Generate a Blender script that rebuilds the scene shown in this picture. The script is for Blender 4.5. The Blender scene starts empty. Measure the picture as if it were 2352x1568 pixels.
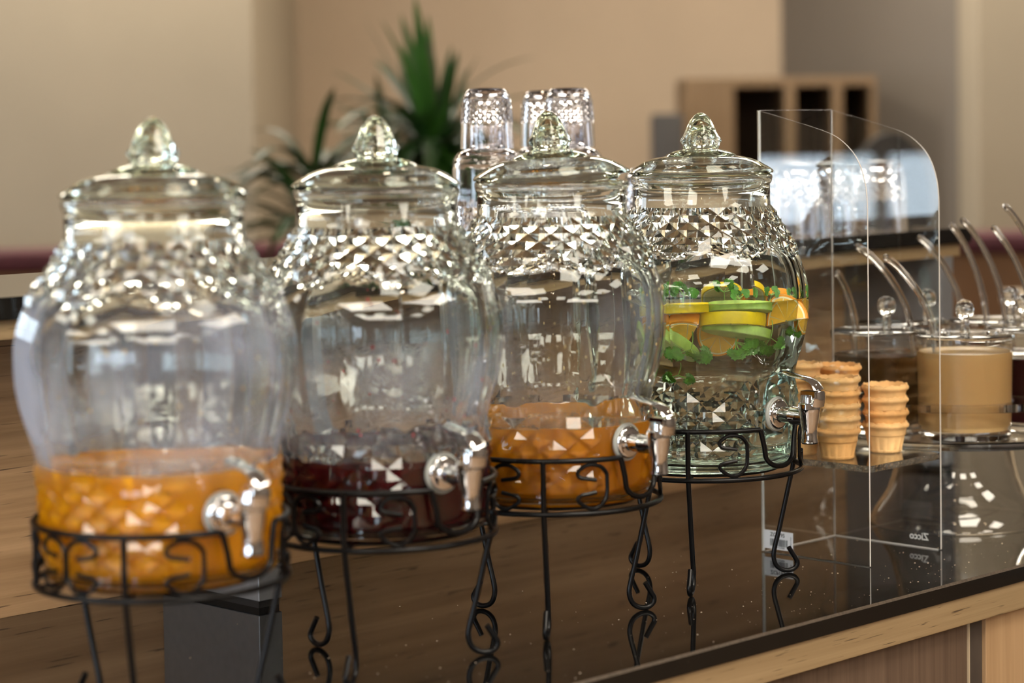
import bpy, bmesh, math, random
from math import sin, cos, pi, radians as rad
from mathutils import Vector, Matrix
random.seed(7)
SC = bpy.context.scene
COL = SC.collection

# ------------------------------------------------------------------ camera, exposure, world
CAM = Vector((0.0, 0.0, 1.43264))
F = Vector((0.712589, 0.700013, -0.046904)); R = Vector((0.700211, -0.713783, -0.014814)); U = Vector((0.043849, 0.022286, 0.998790))
cd = bpy.data.cameras.new('camera'); cam = bpy.data.objects.new('camera', cd); COL.objects.link(cam)
M = Matrix((( R.x, U.x, -F.x, CAM.x), (R.y, U.y, -F.y, CAM.y), (R.z, U.z, -F.z, CAM.z), (0, 0, 0, 1)))
cam.matrix_world = M
cd.sensor_width = 36.0; cd.lens = 5285.894 / 2352 * 36
cd.shift_x = -0.020961; cd.shift_y = -0.103305
cd.clip_start = 0.05; cd.clip_end = 60
cd.dof.use_dof = True; cd.dof.focus_distance = 2.64; cd.dof.aperture_fstop = 3.3
SC.camera = cam
SC.view_settings.view_transform = 'Standard'; SC.view_settings.look = 'None'
SC.view_settings.exposure = 0.30; SC.view_settings.gamma = 1.0; SC.view_settings.use_curve_mapping = False
SC.cycles.max_bounces = 22; SC.cycles.transmission_bounces = 22; SC.cycles.glossy_bounces = 8
SC.cycles.diffuse_bounces = 4; SC.cycles.transparent_max_bounces = 8
SC.cycles.sample_clamp_indirect = 24.0; SC.cycles.blur_glossy = 0.0; SC.cycles.use_denoising = True
w = bpy.data.worlds.new('world'); SC.world = w; w.use_nodes = True
w.node_tree.nodes['Background'].inputs[0].default_value = (0.75, 0.86, 1.0, 1); w.node_tree.nodes['Background'].inputs[1].default_value = 0.6
WIN_E, LED_E, SPOT_E = 7.0, 13.0, 60.0

# camera-aligned room frame -> world   (X right of view, Y along view)
PSI = 0.7943; cP, sP = cos(PSI), sin(PSI)
def cw(X, Y, z=0.0): return Vector((X * cP + Y * sP, -X * sP + Y * cP, z))
FW = Vector((0.7134, 0.7008)); RT = Vector((0.7008, -0.7134))

# ------------------------------------------------------------------ materials
def nt(name):
    m = bpy.data.materials.new(name); m.use_nodes = True
    return m, m.node_tree, m.node_tree.nodes['Principled BSDF']
def mat(name, col, rough=0.5, metal=0.0, spec=0.5, coat=0.0, var=0.0, scale=20.0, bump=0.0, sss=0.0):
    m, t, b = nt(name)
    b.inputs['Base Color'].default_value = (*col, 1); b.inputs['Roughness'].default_value = rough
    b.inputs['Metallic'].default_value = metal; b.inputs['Specular IOR Level'].default_value = spec
    b.inputs['Coat Weight'].default_value = coat
    if sss: b.inputs['Subsurface Weight'].default_value = sss; b.inputs['Subsurface Radius'].default_value = (.02, .01, .004); b.inputs['Subsurface Scale'].default_value = 1
    if var or bump:
        tc = t.nodes.new('ShaderNodeTexCoord'); n = t.nodes.new('ShaderNodeTexNoise'); n.inputs['Scale'].default_value = scale; n.inputs['Detail'].default_value = 4
        t.links.new(tc.outputs['Object'], n.inputs['Vector'])
        if var:
            r = t.nodes.new('ShaderNodeValToRGB')
            r.color_ramp.elements[0].color = (*[c * (1 - var) for c in col], 1); r.color_ramp.elements[1].color = (*[min(1, c * (1 + var)) for c in col], 1)
            r.color_ramp.elements[0].position = .3; r.color_ramp.elements[1].position = .7
            t.links.new(n.outputs['Fac'], r.inputs[0]); t.links.new(r.outputs[0], b.inputs['Base Color'])
        if bump:
            bu = t.nodes.new('ShaderNodeBump'); bu.inputs['Strength'].default_value = bump; bu.inputs['Distance'].default_value = .002
            t.links.new(n.outputs['Fac'], bu.inputs['Height']); t.links.new(bu.outputs[0], b.inputs['Normal'])
    return m
def glass(name, col=(.97, .985, .975), ior=1.5, rough=0.0, haze=0.0, zlo=.1, zhi=.34, hs=14.0, seed=0.0, bump=0.0, bs=18):
    m = bpy.data.materials.new(name); m.use_nodes = True; t = m.node_tree; t.nodes.clear()
    out = t.nodes.new('ShaderNodeOutputMaterial'); g = t.nodes.new('ShaderNodeBsdfGlass')
    g.inputs['Color'].default_value = (*col, 1); g.inputs['IOR'].default_value = ior; g.inputs['Roughness'].default_value = rough
    if bump:
        tc = t.nodes.new('ShaderNodeTexCoord'); n = t.nodes.new('ShaderNodeTexNoise'); n.inputs['Scale'].default_value = bs
        bu = t.nodes.new('ShaderNodeBump'); bu.inputs['Strength'].default_value = bump; bu.inputs['Distance'].default_value = .003
        t.links.new(tc.outputs['Object'], n.inputs['Vector']); t.links.new(n.outputs['Fac'], bu.inputs['Height']); t.links.new(bu.outputs[0], g.inputs['Normal'])
    if not haze:
        t.links.new(g.outputs[0], out.inputs[0]); return m
    tc = t.nodes.new('ShaderNodeTexCoord'); mp = t.nodes.new('ShaderNodeMapping'); mp.inputs['Location'].default_value = (seed, seed * 2, 0); mp.inputs['Scale'].default_value = (1, 1, .55)
    n = t.nodes.new('ShaderNodeTexNoise'); n.inputs['Scale'].default_value = hs; n.inputs['Detail'].default_value = 3; n.inputs['Roughness'].default_value = .5
    t.links.new(tc.outputs['Object'], mp.inputs[0]); t.links.new(mp.outputs[0], n.inputs['Vector'])
    rmp = t.nodes.new('ShaderNodeMapRange'); rmp.inputs[1].default_value = .38; rmp.inputs[2].default_value = .62; rmp.inputs[3].default_value = 0; rmp.inputs[4].default_value = haze
    t.links.new(n.outputs['Fac'], rmp.inputs[0])
    sx = t.nodes.new('ShaderNodeSeparateXYZ'); t.links.new(tc.outputs['Object'], sx.inputs[0])
    lo = t.nodes.new('ShaderNodeMapRange'); lo.interpolation_type = 'SMOOTHSTEP'; lo.inputs[1].default_value = zlo - .03; lo.inputs[2].default_value = zlo + .03
    hi = t.nodes.new('ShaderNodeMapRange'); hi.interpolation_type = 'SMOOTHSTEP'; hi.inputs[1].default_value = zhi + .03; hi.inputs[2].default_value = zhi - .03
    for q in (lo, hi): t.links.new(sx.outputs['Z'], q.inputs[0])
    a = t.nodes.new('ShaderNodeMath'); a.operation = 'MULTIPLY'; t.links.new(lo.outputs[0], a.inputs[0]); t.links.new(hi.outputs[0], a.inputs[1])
    b = t.nodes.new('ShaderNodeMath'); b.operation = 'MULTIPLY'; t.links.new(a.outputs[0], b.inputs[0]); t.links.new(rmp.outputs[0], b.inputs[1])
    d = t.nodes.new('ShaderNodeBsdfDiffuse'); d.inputs[0].default_value = (.62, .68, .84, 1)
    tr = t.nodes.new('ShaderNodeBsdfTranslucent'); tr.inputs[0].default_value = (.62, .68, .84, 1)
    mx = t.nodes.new('ShaderNodeMixShader'); mx.inputs[0].default_value = .5; t.links.new(d.outputs[0], mx.inputs[1]); t.links.new(tr.outputs[0], mx.inputs[2])
    m2 = t.nodes.new('ShaderNodeMixShader'); t.links.new(b.outputs[0], m2.inputs[0]); t.links.new(g.outputs[0], m2.inputs[1]); t.links.new(mx.outputs[0], m2.inputs[2])
    t.links.new(m2.outputs[0], out.inputs[0]); return m
def emit(name, col, s):
    m = bpy.data.materials.new(name); m.use_nodes = True; t = m.node_tree; t.nodes.clear()
    o = t.nodes.new('ShaderNodeOutputMaterial'); e = t.nodes.new('ShaderNodeEmission'); e.inputs[0].default_value = (*col, 1); e.inputs[1].default_value = s
    t.links.new(e.outputs[0], o.inputs[0]); return m
def wood(name, c1, c2, axis='X', scale=1.0, rough=.55, knots=True):
    m, t, b = nt(name); b.inputs['Roughness'].default_value = rough
    tc = t.nodes.new('ShaderNodeTexCoord'); mp = t.nodes.new('ShaderNodeMapping')
    s = [75 * scale] * 3; s['XYZ'.index(axis)] = 1.6 * scale; mp.inputs['Scale'].default_value = s
    t.links.new(tc.outputs['Object'], mp.inputs[0])
    n = t.nodes.new('ShaderNodeTexNoise'); n.inputs['Scale'].default_value = 1.0; n.inputs['Detail'].default_value = 6; n.inputs['Roughness'].default_value = .65; n.inputs['Distortion'].default_value = .6
    t.links.new(mp.outputs[0], n.inputs['Vector'])
    r = t.nodes.new('ShaderNodeValToRGB'); r.color_ramp.elements[0].position = .3; r.color_ramp.elements[1].position = .72
    r.color_ramp.elements[0].color = (*c1, 1); r.color_ramp.elements[1].color = (*c2, 1)
    t.links.new(n.outputs['Fac'], r.inputs[0])
    last = r.outputs[0]
    if knots:   # short dark cracks running with the grain
        mp2 = t.nodes.new('ShaderNodeMapping'); s2 = [420 * scale] * 3; s2['XYZ'.index(axis)] = 16 * scale; mp2.inputs['Scale'].default_value = s2
        t.links.new(tc.outputs['Object'], mp2.inputs[0])
        n2 = t.nodes.new('ShaderNodeTexNoise'); n2.inputs['Scale'].default_value = 1; n2.inputs['Detail'].default_value = 2; t.links.new(mp2.outputs[0], n2.inputs['Vector'])
        r2 = t.nodes.new('ShaderNodeMapRange'); r2.inputs[1].default_value = .65; r2.inputs[2].default_value = .70; t.links.new(n2.outputs['Fac'], r2.inputs[0])
        mx = t.nodes.new('ShaderNodeMixRGB'); mx.inputs[2].default_value = (c1[0] * .28, c1[1] * .25, c1[2] * .22, 1)
        t.links.new(r2.outputs[0], mx.inputs[0]); t.links.new(last, mx.inputs[1]); last = mx.outputs[0]
    t.links.new(last, b.inputs['Base Color'])
    bu = t.nodes.new('ShaderNodeBump'); bu.inputs['Strength'].default_value = .25; bu.inputs['Distance'].default_value = .001
    t.links.new(n.outputs['Fac'], bu.inputs['Height']); t.links.new(bu.outputs[0], b.inputs['Normal']); return m
def granite():
    m, t, b = nt('black_granite'); b.inputs['Roughness'].default_value = .035; b.inputs['IOR'].default_value = 1.55
    tc = t.nodes.new('ShaderNodeTexCoord'); v = t.nodes.new('ShaderNodeTexVoronoi'); v.inputs['Scale'].default_value = 260
    t.links.new(tc.outputs['Object'], v.inputs['Vector'])
    n = t.nodes.new('ShaderNodeTexNoise'); n.inputs['Scale'].default_value = 60; t.links.new(tc.outputs['Object'], n.inputs['Vector'])
    r = t.nodes.new('ShaderNodeMapRange'); r.inputs[1].default_value = .10; r.inputs[2].default_value = .04; t.links.new(v.outputs['Distance'], r.inputs[0])
    r2 = t.nodes.new('ShaderNodeMapRange'); r2.inputs[1].default_value = .60; r2.inputs[2].default_value = .7; t.links.new(n.outputs['Fac'], r2.inputs[0])
    a = t.nodes.new('ShaderNodeMath'); a.operation = 'MULTIPLY'; t.links.new(r.outputs[0], a.inputs[0]); t.links.new(r2.outputs[0], a.inputs[1])
    mx = t.nodes.new('ShaderNodeMixRGB'); mx.inputs[1].default_value = (.006, .0055, .005, 1); mx.inputs[2].default_value = (.30, .22, .15, 1)
    t.links.new(a.outputs[0], mx.inputs[0]); t.links.new(mx.outputs[0], b.inputs['Base Color']); return m

G_JAR = [glass('jar_glass_misted', haze=.42, zlo=.245, zhi=.375, seed=1.3, hs=10),
         glass('jar_glass_part_misted', haze=.24, zlo=.235, zhi=.315, seed=5.2, hs=11),
         glass('jar_glass_wet', haze=.13, zlo=.225, zhi=.36, seed=8.1, hs=9),
         glass('jar_glass_clear')]
G_LID = glass('lid_glass', col=(.955, .975, .94))
G_CLR = glass('tumbler_glass', col=(.99, .99, 1.0), ior=1.52)
ACR = glass('clear_acrylic', col=(.985, .99, .985), ior=1.49)
EDGE = mat('acrylic_bright_edge', (.80, .78, .74), .45, spec=.6)  # light glowing in the clear panel edges, painted as a pale matte colour
ACR_B = glass('acrylic_rippled_edge', col=(.97, .97, .95), ior=1.49, bump=.9, bs=110)
ACR_T = glass('acrylic_container', col=(.97, .97, .965), ior=1.45)
WATER = glass('water', col=(.93, .975, .955), ior=1.33)
CHROME = mat('chrome', (.86, .86, .87), .04, 1.0)
WIRE = mat('black_wire', (.003, .003, .0035), .30, spec=.28)
WASHER = mat('rubber_washer', (.36, .38, .36), .35)
GRAN = granite()
OAK = wood('light_oak_laminate', (.235, .155, .075), (.37, .26, .14))
OAK_R = wood('riser_oak', (.27, .148, .066), (.50, .31, .165), scale=.8)
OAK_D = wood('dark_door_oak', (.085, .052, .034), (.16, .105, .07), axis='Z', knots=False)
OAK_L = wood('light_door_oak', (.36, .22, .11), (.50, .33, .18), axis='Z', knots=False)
STRIP = mat('dark_oak_strip', (.06, .045, .035), .6, var=.2)
STEEL = mat('brushed_steel', (.30, .305, .32), .42, .55, var=.05, scale=90)
RUBBER = mat('black_rubber', (.012, .012, .012), .5)

# ------------------------------------------------------------------ helpers
def ob(name, bm, m, parent=None, smooth=True, matrix=None):
    me = bpy.data.meshes.new(name)
    if isinstance(bm, bmesh.types.BMesh):
        bmesh.ops.recalc_face_normals(bm, faces=bm.faces); bm.to_mesh(me); bm.free()
    else: me = bm
    for mm in (m if isinstance(m, (list, tuple)) else [m]): me.materials.append(mm)
    if smooth:
        me.shade_smooth(); me.set_sharp_from_angle(angle=rad(38))
    o = bpy.data.objects.new(name, me); COL.objects.link(o)
    if parent: o.parent = parent
    if matrix is not None: o.matrix_local = matrix
    return o
def tag(o, label=None, cat=None, group=None, kind=None):
    if label: o['label'] = label
    if cat: o['category'] = cat
    if group: o['group'] = group
    if kind: o['kind'] = kind
    return o
def thing(name, label, cat, loc=(0, 0, 0), rz=0.0, group=None):
    o = bpy.data.objects.new(name, None); COL.objects.link(o); o.empty_display_size = .05
    o.location = loc; o.rotation_euler = (0, 0, rz); return tag(o, label, cat, group)
def box(bm, a, b, mi=0):
    vs = [bm.verts.new((x, y, z)) for x in (a[0], b[0]) for y in (a[1], b[1]) for z in (a[2], b[2])]
    fs = [bm.faces.new([vs[i] for i in q]) for q in ((0, 1, 3, 2), (4, 6, 7, 5), (0, 4, 5, 1), (2, 3, 7, 6), (0, 2, 6, 4), (1, 5, 7, 3))]
    for f_ in fs: f_.material_index = mi
    return fs
def bbox(a, b, bev=0.0):
    bm = bmesh.new(); box(bm, a, b)
    if bev: bmesh.ops.bevel(bm, geom=bm.edges[:], offset=bev, segments=2, affect='EDGES', profile=.5)
    return bm
def lathe(bm, prof, n=48, closed=True, rf=None, M4=None, cap=True):
    """prof [(r,z)..]; r==0 makes a pole; rf(phi,r,z) may reshape the radius."""
    rows = []
    for r, z in prof:
        if r < 1e-6: rows.append([bm.verts.new((0, 0, z))])
        else:
            rows.append([bm.verts.new(((rf(2 * pi * k / n, r, z) if rf else r) * sin(2 * pi * k / n), -(rf(2 * pi * k / n, r, z) if rf else r) * cos(2 * pi * k / n), z)) for k in range(n)])
    for a, b in zip(rows[:-1], rows[1:]):
        for k in range(n):
            k2 = (k + 1) % n
            if len(a) == 1 and len(b) == 1: break
            if len(a) == 1: bm.faces.new((a[0], b[k], b[k2]))
            elif len(b) == 1: bm.faces.new((a[k], a[k2], b[0]))
            else: bm.faces.new((a[k], a[k2], b[k2], b[k]))
    if cap:
        for rw in (rows[0], rows[-1]):
            if len(rw) > 1: bm.faces.new(rw)
    if M4 is not None: bmesh.ops.transform(bm, matrix=M4, verts=[v for rw in rows for v in rw])
    return bm
def ringlathe(bm, prof, n=48, rf=None):
    """closed profile loop (torus-like or shell with wall thickness)"""
    rows = [[bm.verts.new((r * sin(2 * pi * k / n), -r * cos(2 * pi * k / n), z)) for k in range(n)] for r, z in prof]
    m_ = len(rows)
    for i in range(m_):
        a, b = rows[i], rows[(i + 1) % m_]
        for k in range(n): bm.faces.new((a[k], a[(k + 1) % n], b[(k + 1) % n], b[k]))
    return bm
def tube(bm, pts, r, seg=8, closed=False, flat=None):
    pts = [Vector(p) for p in pts]; n = len(pts); rings = []; ref = None
    for i, p in enumerate(pts):
        a = pts[(i - 1) % n] if (closed or i > 0) else p; b = pts[(i + 1) % n] if (closed or i < n - 1) else p
        t_ = (b - a).normalized()
        if ref is None:
            ref = t_.orthogonal().normalized() if flat is None else (Vector(flat) - t_ * Vector(flat).dot(t_)).normalized()
        else:
            ref = (ref - t_ * ref.dot(t_)).normalized() if flat is None else (Vector(flat) - t_ * Vector(flat).dot(t_)).normalized()
        bi = t_.cross(ref); rr = r[i] if isinstance(r, (list, tuple)) else r
        rx, ry = rr if isinstance(rr, tuple) else (rr, rr)
        rings.append([bm.verts.new(p + ref * (rx * cos(2 * pi * k / seg)) + bi * (ry * sin(2 * pi * k / seg))) for k in range(seg)])
    for i in range(n if closed else n - 1):
        a, b = rings[i], rings[(i + 1) % n]
        for k in range(seg): bm.faces.new((a[k], a[(k + 1) % seg], b[(k + 1) % seg], b[k]))
    if not closed: bm.faces.new(rings[0]); bm.faces.new(rings[-1])
    return bm
def smoothpath(pts, sub=4):
    pts = [Vector(p) for p in pts]; out = []
    for i in range(len(pts) - 1):
        p0, p1, p2, p3 = pts[max(i - 1, 0)], pts[i], pts[i + 1], pts[min(i + 2, len(pts) - 1)]
        for s in range(sub):
            t_ = s / sub
            out.append(.5 * ((2 * p1) + (p2 - p0) * t_ + (2 * p0 - 5 * p1 + 4 * p2 - p3) * t_ ** 2 + (-p0 + 3 * p1 - 3 * p2 + p3) * t_ ** 3))
    out.append(pts[-1]); return out
def struct(o): o['kind'] = 'structure'; return o
def prism(bm, pts, z0, z1):
    a = [bm.verts.new((x, y, z0)) for x, y in pts]; b = [bm.verts.new((x, y, z1)) for x, y in pts]; n = len(pts)
    bm.faces.new(a); bm.faces.new(b)
    for k in range(n): bm.faces.new((a[k], a[(k + 1) % n], b[(k + 1) % n], b[k]))
    return bm

# ------------------------------------------------------------------ room
RX0, RX1, RY0, RY1, CH = -6.0, 5.0, -5.0, 8.6, 3.0
ROOM = Matrix.Rotation(-(pi / 2 - (pi / 2 - 0)) , 4, 'Z')
RM = Matrix(((cP, sP, 0, 0), (-sP, cP, 0, 0), (0, 0, 1, 0), (0, 0, 0, 1)))   # room frame -> world
def rbox(name, a, b, m, bev=0.0, parent=None): return ob(name, bbox(a, b, bev), m, parent, smooth=False, matrix=RM.copy() if parent is None else None)
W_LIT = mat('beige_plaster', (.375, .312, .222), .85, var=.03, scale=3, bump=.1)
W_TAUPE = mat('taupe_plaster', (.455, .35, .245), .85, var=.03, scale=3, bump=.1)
W_DARK = mat('shade_toned_plaster', (.165, .14, .112), .85, var=.03, scale=3, bump=.1)  # darker copy for the recess side: its shade is put into the colour
W_REAR = mat('dark_brown_panelling', (.10, .075, .055), .6, var=.1, scale=3)
CEILM = mat('white_ceiling', (.42, .40, .37), .9, var=.02, scale=4)
FLOORM = wood('oak_floor', (.16, .10, .06), (.26, .17, .10), axis='X', scale=.4, rough=.35)
struct(rbox('floor', (RX0, RY0, -.1), (RX1, RY1, 0), FLOORM))
struct(rbox('ceiling', (RX0, RY0, CH), (RX1, RY1, CH + .1), CEILM))
struct(rbox('wall_right', (RX1, RY0, 0), (RX1 + .15, RY1, CH), W_REAR))
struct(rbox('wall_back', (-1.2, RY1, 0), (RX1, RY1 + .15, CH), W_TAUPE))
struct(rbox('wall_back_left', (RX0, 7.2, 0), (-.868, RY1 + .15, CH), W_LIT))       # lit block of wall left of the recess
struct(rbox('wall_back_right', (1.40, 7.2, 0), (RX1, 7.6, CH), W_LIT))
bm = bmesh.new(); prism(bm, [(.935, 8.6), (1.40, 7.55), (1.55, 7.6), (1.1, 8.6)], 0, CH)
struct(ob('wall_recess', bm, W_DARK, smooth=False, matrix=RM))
def wall_with_windows(name, along, fixed, lo, hi, wins, m, idx):
    """wall slab along one room axis with real openings; each opening gets a window object"""
    bm = bmesh.new(); xs = sorted({lo, hi, *[a for w_ in wins for a in w_[:2]]})
    def bx(a, b, z0, z1):
        if along == 'Y': box(bm, (fixed - .2, a, z0), (fixed, b, z1))
        else: box(bm, (a, fixed - .2, z0), (b, fixed, z1))
    for a, b in zip(xs[:-1], xs[1:]):
        hit = [w_ for w_ in wins if w_[0] <= a and w_[1] >= b]
        if hit: bx(a, b, 0, hit[0][2]); bx(a, b, hit[0][3], CH)
        else: bx(a, b, 0, CH)
    struct(ob(name, bm, m, smooth=False, matrix=RM))
    for a, b, z0, z1, blind in wins:
        wr = bpy.data.objects.new('window_%d' % idx[0], None); idx[0] += 1; COL.objects.link(wr); struct(wr); wr.matrix_world = RM
        bm = bmesh.new(); nb = max(1, round((b - a) / 1.1))
        def fb(p, q, y0, y1, d0, d1):
            if along == 'Y': box(bm, (fixed - d1, p, y0), (fixed - d0, q, y1))
            else: box(bm, (p, fixed - d1, y0), (q, fixed - d0, y1))
        for k in range(nb + 1):
            c = a + (b - a) * k / nb; fb(max(a, c - .03), min(b, c + .03), z0, z1, .04, .09)
        fb(a, b, z0, z0 + .05, .04, .09); fb(a, b, z1 - .05, z1, .04, .09)
        ob('window_frame', bm, mat('window_frame_white', (.7, .7, .7), .4) if idx[0] < 3 else bpy.data.materials['window_frame_white'], wr, smooth=False)
        bm = bmesh.new(); fb(a, b, z0, z1, .12, .14)
        ob('window_pane', bm, WINM, wr, smooth=False)
        if blind:
            bm = bmesh.new(); fb(a, b, blind, z1, .015, .03)
            ob('roller_blind', bm, BLINDM, wr, smooth=False)
WINM = emit('window_daylight', (.72, .86, 1.0), WIN_E)
BLINDM = mat('roller_blind_fabric', (.22, .17, .12), .9)
ix = [1]
wall_with_windows('wall_left', 'Y', RX0, RY0, RY1, [(-4.2, -1.4, .5, 2.6, None), (-.6, 4.2, .98, 2.6, 1.30), (4.8, 6.9, .7, 2.6, None)], W_DARK, ix)  # windows without a blind are unseen, added for fill light
wall_with_windows('wall_rear', 'X', RY0, RX0, RX1, [(-4.6, -2.4, .9, 2.4, None)], W_REAR, ix)
# square ceiling panels, oversized; far row is added to brighten the back walls
LEDM = emit('led_panel', (1.0, .90, .76), LED_E); k = 0
for X in (-3.4, -1.2, 1.0, 3.2):
    for Y in (-3.0, -1.0, 1.0, 6.9):
        if (X, Y) in ((-1.2, 1.0), (1.0, -1.0)): continue
        t_ = thing('ceiling_light', 'unseen square warm ceiling light panel above the room', 'light', RM @ Vector((X, Y, CH)), -PSI, 'square ceiling light panels')
        bm = bmesh.new(); ringlathe(bm, [(.0, 0)], 4) if 0 else None
        for a, b in (((-.60, -.60), (.60, -.56)), ((-.60, .56), (.60, .60)), ((-.60, -.56), (-.56, .56)), ((.56, -.56), (.60, .56))): box(bm, (*a, -.03), (*b, -.0005))
        ob('frame', bm, bpy.data.materials['window_frame_white'], t_, smooth=False)
        ob('diffuser', bbox((-.56, -.56, -.025), (.56, .56, -.015)), LEDM, t_, smooth=False)

SPOTM = emit('spot_lamp', (1.0, .80, .55), SPOT_E)
for X, Y in ((-2.3, -1.4), (-.1, -1.4), (2.1, -1.4), (-2.3, 1.0), (2.1, 1.0), (.1, .9), (-2.3, 3.4), (-.1, 3.6), (2.1, 3.4), (-2.3, 5.6), (-.1, 5.6)):
    t_ = thing('downlight', 'small round warm downlight recessed in the ceiling', 'light', RM @ Vector((X, Y, CH)), 0, 'round ceiling downlights')
    bm = bmesh.new(); ringlathe(bm, [(.050, -.012), (.062, -.010), (.066, -.0005), (.050, -.0005)], 24); ob('trim_ring', bm, bpy.data.materials['window_frame_white'], t_)
    bm = bmesh.new(); lathe(bm, [(0, -.003), (.050, -.003), (.050, -.006), (0, -.006)], 24, cap=False); ob('lamp', bm, SPOTM, t_)

# ------------------------------------------------------------------ background furniture (room frame)
SOFA_R = mat('maroon_upholstery', (.075, .011, .018), .7, var=.15, scale=30)
SOFA_W = mat('booth_panel_brown', (.14, .060, .014), .6, var=.15, scale=5)
BEIGE = mat('beige_laminate', (.50, .40, .27), .5, var=.03)
def booth(X0, Y0, X1, Y1, ztop, label):
    d = Vector((X1 - X0, Y1 - Y0, 0)); L = d.length; t_ = thing('booth_sofa', label, 'sofa', RM @ Vector((X0, Y0, 0)), math.atan2(d.y, d.x) - PSI)
    ob('back_panel', bbox((0, 0, .1), (L, .12, ztop - .06), .01), SOFA_W, t_)
    ob('back_cushion', bbox((0, -.03, ztop - .06), (L, .16, ztop), .025), SOFA_R, t_)
    ob('seat', bbox((0, .13, .25), (L, .62, .46), .04), SOFA_R, t_); ob('base', bbox((.02, .14, 0), (L - .02, .58, .25)), SOFA_W, t_, smooth=False)
booth(-3.2, 5.9, -.35, 6.5, 1.118, 'maroon booth sofa behind the shelf beside the plant')
booth(.98, 6.55, 2.6, 6.0, 1.12, 'maroon topped brown booth sofa at the right behind the ladles')
t_ = thing('cabinet', 'beige laminate low cabinet beyond the right end of the shelf', 'cabinet', RM @ Vector((1.08, 4.7, 0)), -PSI)
ob('body', bbox((0, 0, .08), (1.5, .5, 1.02), .004), BEIGE, t_); ob('top', bbox((-.02, -.02, 1.02), (1.52, .52, 1.05), .004), BEIGE, t_)
ob('plinth', bbox((.03, .03, 0), (1.47, .47, .08)), STRIP, t_, smooth=False)
# open wooden cubby shelf
CUB = wood('cubby_wood', (.15, .09, .042), (.235, .15, .075), axis='Z', knots=False); CUBIN = mat('cubby_back_dark', (.05, .027, .012), .8)
t_ = thing('cubby_shelf', 'open wooden cubby shelf unit against the dark wall', 'shelf', RM @ Vector((.50, 7.55, 0)), -PSI)
def cb(name, a, b, m=CUB): return ob(name, bbox(a, b, .002), m, t_, smooth=False)
cb('back_panel', (.0, .40, .02), (.63, .42, 1.56), CUBIN); cb('top_board', (0, 0, 1.555), (.63, .42, 1.585)); cb('base_board', (0, 0, 0), (.63, .42, .03))
for x0, x1 in ((0, .165), (.33, .365), (.485, .52), (.61, .63)): cb('upright', (x0, 0, .03), (x1, .40, 1.555))
for z in (.34, .62, .92, 1.24): cb('shelf_board', (.165, .01, z), (.61, .40, z + .03))
# dark items in the distance
t_ = thing('speaker_column', 'dark grey upright box on the left of the cubby shelf', 'speaker', RM @ Vector((.385, 7.35, 0)), -PSI)
DG = mat('dark_grey_box', (.045, .04, .036), .6)
ob('body', bbox((0, 0, .03), (.10, .14, 1.47), .012), DG, t_); ob('foot', bbox((-.03, -.03, 0), (.13, .17, .03), .005), RUBBER, t_)
t_ = thing('chair', 'black round-backed chair in front of the cubby shelf', 'chair', RM @ Vector((.93, 6.0, 0)), -PSI)
BK = mat('black_chair_leather', (.014, .014, .015), .5)
bm = bmesh.new(); pts = [(.10 * cos(a) * 1.0, .16 * sin(a)) for a in [pi * k / 16 for k in range(17)]]
prism(bm, [(x, y) for x, y in pts] + [(-.10, -.6), (.10, -.6)], -.04, .04); bmesh.ops.transform(bm, matrix=Matrix.Translation((0, 0, 1.245)) @ Matrix.Rotation(pi / 2, 4, 'X'), verts=bm.verts)
ob('backrest', bm, BK, t_); ob('seat', bbox((-.2, -.42, .58), (.2, .0, .66), .03), BK, t_)
for sx in (-.17, .17):
    for sy in (-.38, -.03):
        bm = bmesh.new(); tube(bm, [(sx, sy, .58), (sx * 1.1, sy, 0)], .012); ob('leg', bm, RUBBER, t_)

# plant: arching strap leaves from two crowns
LEAF = [mat('leaf_green', (.035, .12, .012), .45, var=.3, scale=8), mat('leaf_dull_green', (.075, .09, .03), .5, var=.25, scale=8), mat('leaf_deep_green', (.02, .07, .01), .5, var=.3, scale=8)]
POT = mat('terracotta_grey_pot', (.2, .18, .16), .7)
t_ = thing('potted_plant', 'tall green strap-leaved potted plant behind the glass dispensers', 'plant', RM @ Vector((-.33, 5.3, 0)), -PSI)
bm = bmesh.new(); lathe(bm, [(0, 0), (.13, 0), (.17, .32), (.175, .34), (.155, .34), (.15, .30), (0, .30)], 32, cap=False); ob('pot', bm, POT, t_)
def leaf(bm, base, az, el, L, wd, droop):
    n = 9; p = Vector(base); d = Vector((cos(az) * cos(el), sin(az) * cos(el), sin(el))); side = Vector((-sin(az), cos(az), 0)); L_, R_ = [], []; C_ = []
    for i in range(n + 1):
        s = i / n; ww = wd * (sin(pi * min(1, .12 + s * .88)) ** .6) * (1 if s < 1 else 0)
        L_.append(bm.verts.new(p + side * ww)); R_.append(bm.verts.new(p - side * ww)); C_.append(bm.verts.new(p - Vector((0, 0, ww * .35))))
        p = p + d * (L / n); d = (d + Vector((0, 0, -droop / n))).normalized()
    for i in range(n):
        bm.faces.new((L_[i], C_[i], C_[i + 1], L_[i + 1])); bm.faces.new((C_[i], R_[i], R_[i + 1], C_[i + 1]))
rs = random.Random(5)
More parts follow.
